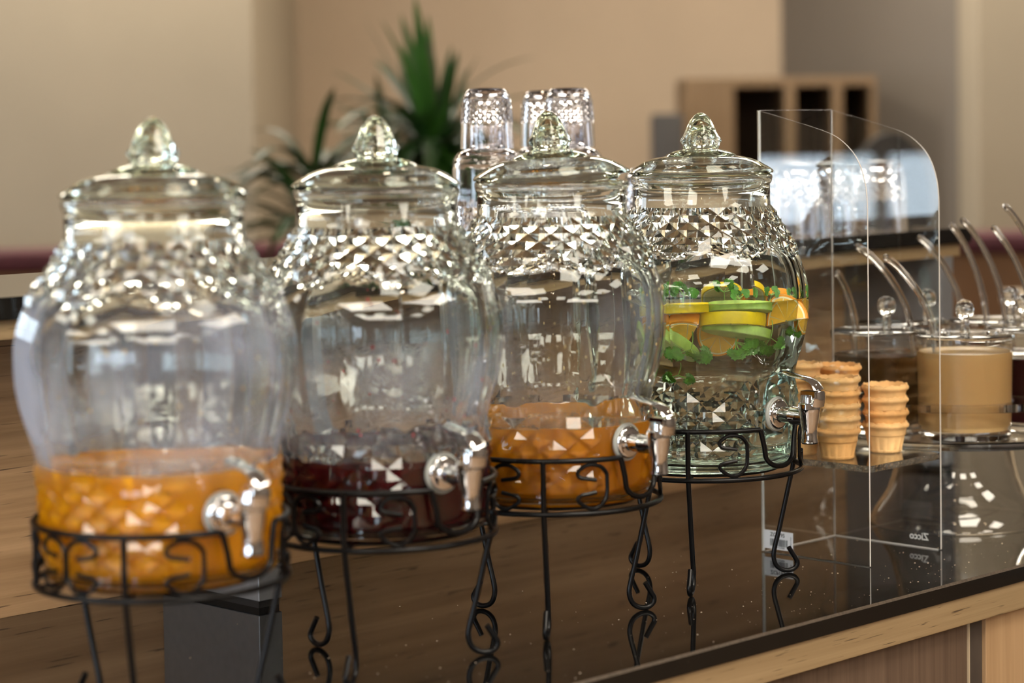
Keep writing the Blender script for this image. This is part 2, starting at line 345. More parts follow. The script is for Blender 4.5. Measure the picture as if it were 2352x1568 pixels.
for (cx, cy, cz, n, Lm, sp) in ((.10, 0, 1.31, 150, .31, 1.0), (.02, .08, 1.14, 120, .34, 1.0), (-.17, -.05, 1.22, 60, .29, .9)):
    bm = bmesh.new(); tube(bm, smoothpath([(cx * .3, cy * .3, .30), (cx * .6, cy * .6, .8), (cx, cy, cz)]), .018, 8); ob('stem', bm, mat('plant_stem', (.15, .11, .06), .8) if n == 150 else bpy.data.materials['plant_stem'], t_)
    for k_ in range(n):
        bm = bmesh.new(); az = rs.uniform(0, 2 * pi); el = rs.uniform(-.1, 1.35) if n != 60 else rs.uniform(.3, 1.1)
        leaf(bm, (cx, cy, cz + rs.uniform(-.06, .10)), az, el, Lm * rs.uniform(.75, 1.15), rs.uniform(.012, .019), rs.uniform(.9, 2.2) if el < 1.1 else rs.uniform(.2, .8))
        o = ob('leaf', bm, LEAF[rs.choice((0, 2, 1, 2)) if n != 60 else rs.choice((1, 1, 2))], t_)
for az, el, L, dr, c in ((2.75, .75, .27, .5, (.06, 0, 1.36)), (3.05, .55, .26, 1.6, (.05, 0, 1.34)), (1.45, 1.38, .27, .1, (.09, 0, 1.38)), (.35, .75, .22, 1.0, (.12, 0, 1.38)), (3.0, .6, .36, 2.4, (-.12, 0, 1.32)), (3.3, .9, .30, 3.0, (-.16, 0, 1.30)), (3.2, .3, .24, 2.6, (-.10, 0, 1.30))):
    bm = bmesh.new(); leaf(bm, c, az, el, L, .019, dr); ob('leaf', bm, LEAF[1], t_)

# ------------------------------------------------------------------ serving counter
U0, U1, VF = .2, 3.45, 1.506
t_ = thing('serving_counter', 'serving counter with glossy black granite top and light oak front', 'counter', (0, 0, 0))
bm = bbox((U0, VF, .88), (U1, 2.36, .90), 0)
bmesh.ops.bevel(bm, geom=[e for e in bm.edges if all(abs(v.co.y - VF) < 1e-5 and v.co.z > .899 for v in e.verts)], offset=.0026, segments=1, affect='EDGES')
wt = ob('worktop', bm, [GRAN, mat('granite_chamfer', (.075, .055, .038), .55, var=.4, scale=300)], t_, smooth=False)
for p_ in wt.data.polygons:
    if .2 < abs(p_.normal.z) < .9: p_.material_index = 1
ob('edge_board', bbox((U0, VF + .003, .846), (U1, VF + .04, .88), .0008), OAK, t_, smooth=False)
ob('carcass', bbox((U0 + .01, VF + .045, .08), (U1 - .01, 2.34, .88)), STRIP, t_, smooth=False)
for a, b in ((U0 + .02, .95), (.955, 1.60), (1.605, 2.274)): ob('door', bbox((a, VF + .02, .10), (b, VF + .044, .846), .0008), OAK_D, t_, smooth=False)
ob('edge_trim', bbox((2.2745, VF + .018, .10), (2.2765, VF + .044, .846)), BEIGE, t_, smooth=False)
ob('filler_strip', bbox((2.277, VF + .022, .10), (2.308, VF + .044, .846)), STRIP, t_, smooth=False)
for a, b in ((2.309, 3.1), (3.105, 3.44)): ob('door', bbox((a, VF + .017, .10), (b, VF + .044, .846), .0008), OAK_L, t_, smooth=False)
# raised shelf
t_ = thing('raised_shelf', 'raised black granite shelf on oak riser behind the dispensers', 'shelf', (0, 0, 0))
bm = bbox((.2, 2.0, 1.2465), (3.0, 2.33, 1.2696), 0)
bmesh.ops.bevel(bm, geom=[e for e in bm.edges if all(abs(v.co.y - 2.0) < 1e-5 for v in e.verts) and abs(e.verts[0].co.z - e.verts[1].co.z) < 1e-6], offset=.002, segments=2, affect='EDGES')
ob('shelf_top', bm, GRAN, t_, smooth=False)
ob('apron', bbox((.2, 2.012, 1.226), (2.985, 2.035, 1.2465), .0005), OAK, t_, smooth=False)
ob('riser_panel', bbox((.2, 2.19, .90), (2.985, 2.21, 1.2465), .0005), OAK_R, t_, smooth=False)
ob('end_panel', bbox((2.966, 2.03, .90), (2.985, 2.19, 1.226), .0005), OAK, t_, smooth=False)
for a in (1.600, 2.93):
    f_ = ob('bracket', bbox((a, 2.01, .908), (a + .033, 2.19, 1.226), .001), STEEL, t_, smooth=False)
    ob('rubber_foot', bbox((a + .002, 2.013, .90), (a + .031, 2.188, .908)), RUBBER, f_, smooth=False)

# ------------------------------------------------------------------ glass drink dispensers
PROF = [(1.0382, .1005), (1.0412, .1028), (1.0542, .1036), (1.069, .1052), (1.09, .1062), (1.11, .1068), (1.133, .1085), (1.146, .110), (1.161, .1135), (1.1765, .119), (1.192, .123), (1.207, .126), (1.2225, .1273), (1.2455, .127), (1.263, .1235), (1.279, .118), (1.294, .1095), (1.309, .0975), (1.325, .087), (1.339, .0808)]
def rprof(z):
    for (z0, r0), (z1, r1) in zip(PROF[:-1], PROF[1:]):
        if z <= z1: s = (z - z0) / (z1 - z0); s = max(0, s); return r0 + (r1 - r0) * s
    return PROF[-1][1]
ZB, HB, ZT, HT = 1.0542, .0112, 1.339, .0081
def jar_mesh():
    """48 columns of 7.5 deg; column 0 = panel centre at local -Y (the tap side)"""
    bm = bmesh.new(); N = 48; rows = []; meta = []
    def ip(i): q = (i + 3) % 6 - 3; return abs(q)
    zs = [(ZB + HB * k, 'L', k) for k in range(9)]
    zm0, zm1 = ZB + HB * 8, ZT - HT * 8; nm = 14
    zs += [(zm0 + (zm1 - zm0) * k / nm, 'M', k) for k in range(1, nm)]
    zs += [(ZT - HT * k, 'T', k) for k in range(8, -1, -1)]
    for z, ty, k in zs:
        row = []; mt = []
        for i in range(N):
            a = 2 * pi * i / N; r = rprof(z); up = False; q = ip(i); phi = rad(7.5) * q; plain = True
            if ty == 'L':
                plain = k > 5 + q
                boss = min(i, N - i) <= 2 and 1 <= k <= 7
                if (i + k) % 2 == 0 and 1 <= k <= 4 + q and not boss: up = True; r += .0036
                if boss: plain = False
            elif ty == 'T':
                plain = k > 4 + q
                if (i + k) % 2 == 1 and 1 <= k <= 3 + q: up = True; r += .0040
            if plain and ty != 'B': r *= 1 - .60 * (1 - cos(rad(22.5)) / cos(phi))
            row.append(bm.verts.new((r * sin(a), -r * cos(a), z))); mt.append(up)
        rows.append(row); meta.append(mt)
    flat = set()
    for j in range(len(rows) - 1):
        ty = zs[j][1]; ty2 = zs[j + 1][1]; k0 = zs[j][2]
        for i in range(N):
            i2 = (i + 1) % N; q = [(rows[j][i], meta[j][i]), (rows[j][i2], meta[j][i2]), (rows[j + 1][i2], meta[j + 1][i2]), (rows[j + 1][i], meta[j + 1][i])]
            ups = [x[1] for x in q]
            if any(ups):
                # split along the diagonal joining the two low corners
                if ups[0] or ups[2]: tris = ((1, 2, 3), (1, 3, 0))
                else: tris = ((0, 1, 2), (0, 2, 3))
                for t3 in tris:
                    f_ = bm.faces.new([q[x][0] for x in t3]); f_.smooth = False; flat.add(f_)
            else:
                f_ = bm.faces.new([x[0] for x in q]); f_.smooth = True
    def addrow(r, z, wav=0.0):
        return [bm.verts.new(((r + (wav * cos(24 * 2 * pi * i / N) if wav else 0)) * sin(2 * pi * i / N), -(r + (wav * cos(24 * 2 * pi * i / N) if wav else 0)) * cos(2 * pi * i / N), z)) for i in range(N)]
    def link(a, b):
        for i in range(N):
            f_ = bm.faces.new((a[i], a[(i + 1) % N], b[(i + 1) % N], b[i])); f_.smooth = True
    # neck and bead
    prev = rows[-1]
    for r, z in ((.0802, 1.345), (.0800, 1.3635), (.0818, 1.3660), (.0830, 1.3700), (.0826, 1.3735), (.0805, 1.3755), (.0765, 1.3755), (.0745, 1.3735), (.0745, 1.362), (.0752, 1.343), (.081, 1.325), (.0915, 1.309), (.1035, 1.294), (.112, 1.279), (.1175, 1.263), (.1205, 1.2455), (.121, 1.2225), (.1195, 1.207), (.1165, 1.192), (.113, 1.1765), (.1085, 1.161), (.105, 1.146), (.103, 1.133), (.1015, 1.11), (.100, 1.07), (.0985, 1.052), (.094, 1.0462), (.05, 1.0455)):
        cur = addrow(r, z); link(prev, cur); prev = cur
    c = bm.verts.new((0, 0, 1.0455))
    for i in range(N): bm.faces.new((prev[i], prev[(i + 1) % N], c))
    # foot below the pattern
    prev = rows[0]
    for r, z, wv in ((.1022, 1.0515, .0006), (.1046, 1.0495, .0004), (.1024, 1.0465, .0006), (.1042, 1.0440, 0), (.1030, 1.0410, 0), (.0995, 1.0382, 0), (.090, 1.0380, 0), (.085, 1.0390, 0), (.04, 1.0394, 0)):
        cur = addrow(r, z, wv); link(cur, prev); prev = cur
    c = bm.verts.new((0, 0, 1.0394))
    for i in range(N): bm.faces.new((prev[i], c, prev[(i + 1) % N]))
    bmesh.ops.recalc_face_normals(bm, faces=bm.faces)
    # crisp panel edges
    for e in bm.edges:
        a, b = e.verts
        if abs(a.co.z - b.co.z) > .003 and 1.145 < min(a.co.z, b.co.z) and max(a.co.z, b.co.z) < 1.30:
            aa = math.degrees(math.atan2(a.co.x, -a.co.y)) % 45; bb = math.degrees(math.atan2(b.co.x, -b.co.y)) % 45
            if abs(aa - 22.5) < .5 and abs(bb - 22.5) < .5 and a.co.xy.length > .11: e.smooth = False
    me = bpy.data.meshes.new('jar'); bm.to_mesh(me); bm.free(); me.transform(Matrix.Translation((0, 0, -.9))); return me
JAR = jar_mesh()
def inner_r(z):
    T = [(1.0455, .092), (1.0475, .0955), (1.052, .0985), (1.07, .100), (1.11, .1015), (1.133, .103), (1.146, .105), (1.161, .1085), (1.1765, .113), (1.192, .1165), (1.207, .1195), (1.2225, .121), (1.2455, .1205)]
    for (z0, r0), (z1, r1) in zip(T[:-1], T[1:]):
        if z <= z1: return r0 + (r1 - r0) * (z - z0) / (z1 - z0)
    return T[-1][1]
def liquid_mesh(level, over):
    bm = bmesh.new(); n = 14; pr = [(0, 1.0450 - .9)]
    for k in range(n + 1):
        z = 1.0460 + (level - 1.0460) * (k / n) ** 1.3; pr.append((inner_r(z) + over, z - .9))
    pr[-1] = (pr[-1][0], level - .9 + .0012); pr += [(pr[-1][0] - .004, level - .9), (0, level - .9)]
    return lathe(bm, pr, 48, cap=False)
LIDP = [(.0205, 1.4050), (.0215, 1.4042), (.027, 1.4035), (.034, 1.4012), (.040, 1.3987), (.0415, 1.3968), (.050, 1.3955), (.0575, 1.3940), (.068, 1.3897), (.078, 1.3838), (.0832, 1.3802), (.0845, 1.3784), (.0838, 1.3765), (.080, 1.3757), (.0755, 1.3757), (.0735, 1.3735), (.0712, 1.3705), (.0685, 1.3725), (.066, 1.380), (.055, 1.3885), (.04, 1.3925), (.025, 1.397), (.012, 1.3985)]
def lid_mesh():
    bm = bmesh.new(); lathe(bm, [(r, z - .9) for r, z in LIDP], 64, cap=False)
    rows_top = [v for v in bm.verts if abs(v.co.z - .5050) < 1e-5]; rows_bot = [v for v in bm.verts if abs(v.co.z - .4985) < 1e-5]
    key = lambda v: math.atan2(v.co.x, -v.co.y)
    bm.faces.new(sorted(rows_top, key=key)); bm.faces.new(sorted(rows_bot, key=key)); return bm
def knob_mesh():
    bm = bmesh.new()
    def rf(phi, r, z):
        if z < .5085: return r
        a = (phi % (pi / 5)) - pi / 10; return r * (.93 + .07 * (cos(pi / 10) / cos(a) if 1 else 1) - .035 * (1 - abs(a) / (pi / 10)))
    lathe(bm, [(r, z - .9) for r, z in ((0, 1.4053), (.0205, 1.4053), (.0212, 1.4075), (.0222, 1.4110), (.0242, 1.4135), (.0242, 1.4155), (.0205, 1.4208), (.0175, 1.4274), (.0140, 1.4355), (.0106, 1.4409), (.0070, 1.4445), (.003, 1.4468), (0, 1.4472))], 40, rf=rf, cap=False)
    lathe(bm, [(r, z - .9) for r, z in ((0, 1.4068), (.012, 1.4068), (.0125, 1.412), (.0095, 1.4240), (.004, 1.4300), (0, 1.4310))], 24, cap=False)
    return bm
LIDM = None
TZ = 1.103 - .9
def tap_mesh():
    """local: tap axis along -Y, centre of jar at origin, z above counter"""
    bm = bmesh.new()
    def horiz(prof, y_sign=-1):
        m4 = Matrix.Translation((0, 0, TZ)) @ Matrix.Rotation(pi / 2, 4, 'X')
        lathe(bm, prof, 32, M4=m4, cap=False)
    horiz([(0, .1095), (.0168, .1095), (.0172, .1110), (.0165, .1125), (.0150, .1135), (.0125, .1138), (.0098, .1142), (.0092, .118), (.0092, .1285), (.0104, .1295), (.0104, .1310), (.0098, .1325), (.0098, .150), (0, .150)])
    y = -.1540
    m4 = Matrix.Translation((0, y, 0))
    lathe(bm, [(0, .1725), (.0060, .1725), (.0085, .1728), (.0100, .1745), (.0088, .1800), (.0088, .190), (.0108, .2000), (.0120, .2090), (.0124, .2120), (.0128, .2125), (.0128, .2180), (.0120, .2190), (.0105, .2195), (.0100, .2250), (.0095, .2280), (0, .2280)], 32, M4=m4, cap=False)
    return bm
def lever_mesh():
    bm = bmesh.new()
    pts = smoothpath([(0, -.1665, .2165), (0, -.1690, .2260), (0, -.1675, .2350), (0, -.1610, .2425), (0, -.1500, .2465), (0, -.1380, .2478), (0, -.1270, .2500), (0, -.1195, .2515)], 3)
    n = len(pts); rr = []
    for i in range(n):
        s = i / (n - 1); wd = .0105 - .0022 * min(1, s * 2) + (.0012 * sin(pi * max(0, (s - .5) * 2)) if s > .5 else 0); rr.append((.0020 if s > .35 else .0045 - .007 * s, wd if s < .97 else wd * .6))
    tube(bm, pts, rr, 12, flat=(0, .3, 1)); 
    box(bm, (-.0055, -.166, .2255), (.0055, -.146, .2325)); return bm
def mk_dispenser(idx, x, y, tapaz, juice_m, level, label, jname, jlabel, lidtilt=0.0):
    t_ = thing('drink_dispenser', label, 'drink dispenser', (x, y, .9), rad(tapaz))
    j = ob('jar_body', JAR.copy(), G_JAR[idx], t_, smooth=False)
    l = ob('lid', lid_mesh(), G_LID, t_); kn = ob('knob', knob_mesh(), G_LID, l)
    if lidtilt:
        ax = Matrix.Rotation(-rad(tapaz), 4, 'Z') @ Vector((FW.x, FW.y, 0)).to_4d(); ax = Vector(ax[:3])
        l.matrix_local = Matrix.Translation((0, 0, .4757 + .0034)) @ Matrix.Rotation(-lidtilt, 4, ax) @ Matrix.Translation((0, 0, -.4757))
    lq = ob(jname, liquid_mesh(level, .0006), juice_m, t_)
    if idx < 3:
        lq.data.materials.append(JTOP[idx])
        for p_ in lq.data.polygons:
            if p_.normal.z > .9: p_.material_index = 1
    if jlabel: lq['label'] = jlabel
    tp = ob('tap', tap_mesh(), CHROME, t_); tp['label'] = 'chrome tap'
    ob('lever', lever_mesh(), CHROME, tp)
    bm = bmesh.new(); lathe(bm, [(.0175, .1055), (.0195, .1060), (.0200, .1080), (.0190, .1095), (.0060, .1095), (.0060, .1055)], 32, M4=Matrix.Translation((0, 0, TZ)) @ Matrix.Rotation(pi / 2, 4, 'X'), cap=False); bmesh.ops.holes_fill(bm, edges=bm.edges)
    ob('washer', bm, WASHER, tp)
    return t_
def juice(name, col, rough=.3, sss=.0): return mat(name, col, rough, sss=sss, var=.08, scale=25)
J1 = juice('orange_juice_bright', (.68, .305, .0)); J2 = juice('dark_red_juice', (.045, .001, .003), .08); J3 = juice('orange_juice_amber', (.50, .19, .002))
JTOP = [mat('juice_surface_bright', (.60, .22, .003), .03, spec=.55), mat('juice_surface_red', (.02, .001, .003), .03, spec=.55), mat('juice_surface_amber', (.45, .17, .004), .03, spec=.55)]
DX = [(1.2330, 1.6871), (1.5193, 1.7097), (1.7782, 1.7185), (2.0521, 1.7404)]
TAPAZ = [-6.5, -9.0, -2.0, .5]
lab = ['nearest glass dispenser with bright orange juice and misted panels', 'glass dispenser with dark red juice, second in the row', 'glass dispenser with amber orange juice and a tilted lid', 'clear glass dispenser with fruit water, farthest in the row']
d1 = mk_dispenser(0, *DX[0], TAPAZ[0], J1, 1.138, lab[0], 'juice', 'bright orange juice')
d2 = mk_dispenser(1, *DX[1], TAPAZ[1], J2, 1.114, lab[1], 'juice', 'dark red juice')
d3 = mk_dispenser(2, *DX[2], TAPAZ[2], J3, 1.1195, lab[2], 'juice', 'amber orange juice', lidtilt=.045)
d4 = mk_dispenser(3, *DX[3], TAPAZ[3], WATER, 1.2316, lab[3], 'water', 'clear infused water')
# droplets on the jar walls
def droplets(parent, m, n, z0, z1, seed, rmin, rmax):
    r_ = random.Random(seed); bm = bmesh.new()
    for _ in range(n):
        a = r_.uniform(0, 2 * pi); z = r_.uniform(z0, z1); R_ = inner_r(z) - .0002; s = r_.uniform(rmin, rmax)
        m4 = Matrix.Translation((R_ * sin(a), -R_ * cos(a), z - .9)) @ Matrix.Rotation(a, 4, 'Z') @ Matrix.Diagonal((s, s * .5, s * r_.uniform(1, 1.8), 1))
        bmesh.ops.create_icosphere(bm, subdivisions=1, radius=1, matrix=m4)
    o = ob('droplets', bm, m, parent); o['kind'] = 'stuff'
droplets(d1, mat('orange_droplet', (.6, .4, .12), .1), 34, 1.15, 1.25, 3, .0008, .0018)
droplets(d2, mat('red_droplet', (.35, .02, .03), .1), 46, 1.13, 1.28, 4, .0007, .0015)
droplets(d3, mat('amber_droplet', (.55, .42, .2), .1), 110, 1.14, 1.29, 6, .0007, .0017)

# ------------------------------------------------------------------ wire stands
RW, ZR1, ZR0 = .1133, .1883, .1331
def cyl(a, r, z): return Vector((r * sin(rad(a)), -r * cos(rad(a)), z))
def wire_stand(x, y, rot, label):
    s_ = thing('wire_stand', label, 'stand', (x, y, .9), rad(rot), 'black wire dispenser stands')
    wr = .0029
    def part(name, pts, r=wr, closed=False, seg=10):
        bm = bmesh.new(); tube(bm, pts, r, seg, closed); return ob(name, bm, WIRE, s_)
    part('top_ring', [cyl(a, RW, ZR1) for a in [77 + k * (326 - 40 + 0) / 56 for k in range(0)]] or [cyl(77 + 326 * k / 66, RW, ZR1) for k in range(67)])
    # notch below the tap
    pts = [cyl(43.2, RW, ZR1), cyl(44.2, RW, ZR1 - .006), cyl(46, RW, ZR1 - .02)] + [cyl(60 - 13.5 * cos(a), RW, ZR1 - .028 - .0165 * sin(a)) for a in [pi * k / 12 for k in range(1, 12)]] + [cyl(74, RW, ZR1 - .02), cyl(75.8, RW, ZR1 - .006), cyl(76.8, RW, ZR1)]
    part('notch', pts)
    part('bottom_ring', [cyl(360 * k / 64, RW, ZR0) for k in range(64)], closed=True)
    part('seat_ring', [cyl(360 * k / 48, .088, ZR0 + .0025) for k in range(48)], r=.0022, closed=True)
    for b in (0, 120, 240):
        path = smoothpath([cyl(b, RW + .001, ZR1), cyl(b, RW + .001, .160), cyl(b, RW - .0005, ZR0), cyl(b, .105, .100), cyl(b, .094, .055), cyl(b, .0872, .030), cyl(b, .0862, .0195), cyl(b, .0895, .0100), cyl(b, .0965, .0046), cyl(b, .1050, .0030), cyl(b, .1120, .0048), cyl(b, .1160, .0090), cyl(b, .1162, .0130), cyl(b, .1150, .0155), cyl(b, .1102, .0230), cyl(b, .1055, .0305)], 4)
        part('leg', path)
    for b in (180, 300): part('upright', [cyl(b, RW, ZR1), cyl(b, RW, ZR0)])
    for b in (0, 60, 120, 180, 240, 300):
        if b != 60: part('support_spoke', [cyl(b, RW, ZR0), cyl(b, .088, ZR0 + .0015)], r=.0022)
    C_ = [(.62, .65), (.36, .68), (.10, .715), (.0, .80), (.08, .90), (.36, 1.0), (.74, .96), (.97, .80), (1, .64), (1, .36), (.94, .20), (.72, .04), (.44, 0), (.12, .12), (.0, .23), (.10, .31), (.34, .34), (.62, .37)]
    def scroll(b, sgn, off=13.0):
        z0, z1 = ZR0 + .0045, ZR1 - .0045
        part('scroll', smoothpath([cyl(b + sgn * (off + 16.5 * p), RW, z0 + (z1 - z0) * q) for p, q in C_], 3), r=.0022, seg=8)
    for b, sgn, off in ((0, 1, 18), (0, -1, 13), (120, 1, 13), (120, -1, 19), (180, 1, 13), (180, -1, 13), (240, 1, 13), (240, -1, 13), (300, 1, 13), (300, -1, 13)): scroll(b, sgn, off)
    return s_
# legs sit 56 deg clockwise of the counter normal
SL = ['black wire stand under the bright orange juice dispenser', 'black wire stand under the dark red juice dispenser', 'black wire stand under the amber juice dispenser', 'black wire stand under the fruit water dispenser']
for (x, y), dr, l_ in zip(DX, (3.5, -4.5, 3.5, -3.0), SL): wire_stand(x, y, -56 + dr, l_)
bpy.context.view_layer.update()

# ------------------------------------------------------------------ fruit, cucumber and parsley in the water jar
C4 = Vector((*DX[3], 0))
def at4(lat, dep, z): return Vector((C4.x + RT.x * lat - FW.x * dep, C4.y + RT.y * lat - FW.y * dep, z))   # lat right, dep toward viewer
VB = Matrix(((RT.x, FW.x, 0, 0), (RT.y, FW.y, 0, 0), (0, 0, 1, 0), (0, 0, 0, 1)))   # columns: right, away, up
LR = mat('lemon_rind', (.95, .68, .01), .35, var=.06, scale=200); LF = mat('lemon_flesh', (.86, .74, .28), .3, var=.1, scale=120); PITH = mat('citrus_pith', (.90, .84, .58), .5)
OR_ = mat('orange_rind', (.95, .36, .01), .35, var=.08, scale=200); OF = mat('orange_flesh', (.90, .50, .05), .3, var=.12, scale=120)
CS = mat('cucumber_flesh', (.60, .70, .26), .35, var=.12, scale=60); CK = mat('cucumber_skin', (.36, .54, .10), .4, var=.35, scale=70)
PARS = mat('parsley_leaf', (.06, .21, .02), .4, var=.3, scale=150); PSTEM = mat('parsley_stem', (.25, .42, .10), .4)
def citrus(name, label, cat, grp, c, rx, ry, rz, rad_, th, rind, flesh, half=False, arc=None):
    """disc in local XZ plane facing -Y before rotation"""
    m4 = Matrix.Translation(c) @ VB @ Matrix.Rotation(rz, 4, 'Z') @ Matrix.Rotation(rx, 4, 'X') @ Matrix.Rotation(ry, 4, 'Y')
    t_ = bpy.data.objects.new(name, None); COL.objects.link(t_); t_.matrix_world = m4; tag(t_, label, cat, grp); t_.empty_display_size = .02
    a0, a1 = arc if arc else ((0, pi) if half else (0, 2 * pi)); full = abs(a1 - a0 - 2 * pi) < 1e-3; n = 40
    def ringseg(r0, r1, y0, y1, s0=a0, s1=a1, bulge=0.0):
        bm = bmesh.new(); rings = []
        nn = n if full and s0 == a0 and s1 == a1 else max(3, int(n * (s1 - s0) / (2 * pi)))
        cl = full and s0 == a0 and s1 == a1
        for k in range(nn if cl else nn + 1):
            a = s0 + (s1 - s0) * k / nn; c_, s_ = cos(a), sin(a)
            q = [(r0, y0), (r1, y0), (r1 + bulge, (y0 + y1) / 2), (r1, y1), (r0, y1)]
            rings.append([bm.verts.new((r * c_, y, r * s_)) for r, y in q])
        m_ = len(rings)
        for k in range(m_ if cl else m_ - 1):
            A, B = rings[k], rings[(k + 1) % m_]
            for j_ in range(5): bm.faces.new((A[j_], A[(j_ + 1) % 5], B[(j_ + 1) % 5], B[j_]))
        if not cl: bm.faces.new(rings[0]); bm.faces.new(rings[-1])
        return bm
    ob('rind', ringseg(rad_ * .93, rad_, -th / 2, th / 2, bulge=rad_ * .02), rind, t_)
    ob('pith', ringseg(rad_ * .04, rad_ * .932, -th / 2 * .97, th / 2 * .97), PITH, t_)
    ns = 9
    for k in range(ns):
        s0 = 2 * pi * k / ns + .025; s1 = 2 * pi * (k + 1) / ns - .025
        if s1 <= a0 or s0 >= a1: continue
        s0, s1 = max(s0, a0), min(s1, a1)
        if s1 - s0 < .12: continue
        ob('segment', ringseg(rad_ * .05, rad_ * .86, -th / 2 - .0004, th / 2 + .0004, s0, s1), flesh, t_)
    return t_
def cuke(label, c, rz, tilt, L, H_, th=.004):
    t_ = bpy.data.objects.new('cucumber_slice', None); COL.objects.link(t_); t_.matrix_world = Matrix.Translation(c) @ VB @ Matrix.Rotation(rz, 4, 'Z') @ Matrix.Rotation(tilt, 4, 'Y') @ Matrix.Rotation(rad(-14), 4, 'X'); tag(t_, label, 'cucumber', 'cucumber slices in the water')
    bm = bmesh.new(); n = 28; pts = [(L / 2 * cos(2 * pi * k / n), .016 * sin(2 * pi * k / n)) for k in range(n)]; prism(bm, [(x * .97, y * .92) for x, y in pts], -H_ / 2 - .0003, H_ / 2 + .0003); ob('flesh', bm, CS, t_)
    bm = bmesh.new(); o_ = [(x, y) for x, y in pts]; i_ = [(x * .965, y * .915) for x, y in pts]
    for k in range(n):
        k2 = (k + 1) % n; vs = [bm.verts.new((*p, z)) for p, z in ((o_[k], -H_ / 2), (o_[k2], -H_ / 2), (o_[k2], H_ / 2), (o_[k], H_ / 2), (i_[k], -H_ / 2), (i_[k2], -H_ / 2), (i_[k2], H_ / 2), (i_[k], H_ / 2))]
        for q in ((0, 1, 2, 3), (5, 4, 7, 6), (0, 4, 5, 1), (3, 2, 6, 7)): bm.faces.new([vs[x] for x in q])
    bmesh.ops.remove_doubles(bm, verts=bm.verts, dist=1e-6)
    ob('skin', bm, CK, t_); return t_
G_L, G_O = 'lemon slices in the water', 'orange slices in the water'
WL = 1.2316
def zz(y): return 1.43264 - (y - 288) / 2064.0
def lt(x): return (x - 1614) / 2064.0
citrus('lemon_slice', 'lemon slice floating at the left of the water surface', 'lemon', G_L, at4(-.026, .078, WL - .006), rad(84), 0, .3, .029, .0105, LR, LF)
citrus('lemon_slice', 'thick lemon slice under the upper cucumber slice', 'lemon', G_L, at4(.024, .078, zz(742)), rad(82), rad(-6), -.1, .034, .0140, LR, LF)
citrus('lemon_slice', 'lemon slice floating flat at the back of the water', 'lemon', G_L, at4(.028, -.02, WL + .002), rad(66), 0, 0, .032, .006, LR, LF)
cuke('cucumber slice floating at the water surface', at4(.034, .088, zz(712)), .05, rad(1), .070, .0095)
cuke('cucumber slice below the thick lemon slice', at4(.030, .084, zz(765)), -.05, rad(9), .076, .0100)
cuke('steep cucumber slice low at the left of the water', at4(-.040, .070, zz(788)), .2, rad(33), .066, .012)
citrus('orange_slice', 'orange half slice facing out at the right of the water', 'orange', G_O, at4(.0865, .056, zz(752)), rad(-6), rad(-6), -.25, .0300, .012, OR_, OF, arc=(-.02, pi + .02))
citrus('orange_slice', 'orange wedge pointing down at the left of the water', 'orange', G_O, at4(-.024, .066, zz(785)), rad(42), rad(0), -.2, .036, .016, OR_, OF, arc=(pi * .34, pi * .66))
citrus('orange_slice', 'orange slice edge against the right glass wall', 'orange', G_O, at4(.105, .018, zz(742)), 0, 0, 1.1, .022, .008, OR_, OF)
citrus('orange_slice', 'orange slice behind the lower cucumber slice', 'orange', G_O, at4(.012, .05, zz(772)), rad(14), 0, .1, .024, .007, OR_, OF)
citrus('orange_slice', 'orange slice lying flat at the right back of the water', 'orange', G_O, at4(.085, -.03, WL + .001), rad(80), 0, 0, .026, .006, OR_, OF)
def leaflet(bm, base, d, up, s):
    """lobed flat leaflet with slight thickness"""
    side = d.cross(up).normalized(); pts = [(0, 0), (.16, .22), (.05, .42), (.30, .40), (.26, .66), (.45, .58), (.52, .84), (.64, .66), (.78, .78), (.80, .50), (1.0, .0)]
    pts = [(0, 0), (.18, .16), (.10, .40), (.34, .30), (.34, .55), (.52, .38), (.62, .50), (.72, .28), (.86, .30), (.86, .12), (1, 0)]
    full = pts + [(x, -y) for x, y in reversed(pts[1:-1])]
    th = up * (.00035)
    vt = [bm.verts.new(base + d * (x * s) + side * (y * s) + up * (.10 * s * sin(x * 3)) + th) for x, y in full]; vb = [bm.verts.new(v.co - th * 2) for v in vt]
    bm.faces.new(vt); bm.faces.new(list(reversed(vb))); n = len(vt)
    for k in range(n): bm.faces.new((vt[k], vb[k], vb[(k + 1) % n], vt[(k + 1) % n]))
def parsley(label, c, seed, size, upw, n=4):
    r_ = random.Random(seed); t_ = thing('parsley_sprig', label, 'parsley', c, 0, 'parsley sprigs in the water')
    stem_end = Vector((r_.uniform(-.006, .006), r_.uniform(-.006, .006), -size * .8 * upw)); bm = bmesh.new(); tube(bm, smoothpath([stem_end, stem_end * .5 + Vector((.002, 0, 0)), Vector((0, 0, 0))]), .0007, 6)
    tips = []
    for k_ in range(n):
        a = r_.uniform(0, 2 * pi); e = r_.uniform(.1, .9) * upw; d = (Vector((RT.x, RT.y, 0)) * cos(a) + Vector((FW.x, FW.y, 0)) * sin(a) * .5 + Vector((0, 0, 1)) * e).normalized(); p = d * size * .45; tube(bm, [Vector((0, 0, 0)), p], .0006, 5); tips.append((p, d))
    ob('stem', bm, PSTEM, t_)
    for p, d in tips:
        up = (Vector((-FW.x, -FW.y, .6)) + Vector((r_.uniform(-.5, .5), r_.uniform(-.5, .5), 0))).normalized(); up = (up - d * up.dot(d)).normalized(); side = d.cross(up)
        bm = bmesh.new()
        for ang in (0, .9, -.9): leaflet(bm, p, (d * cos(ang) + side * sin(ang)).normalized(), up, size * (.62 if ang == 0 else .5))
        ob('leaf', bm, PARS, t_, smooth=False)
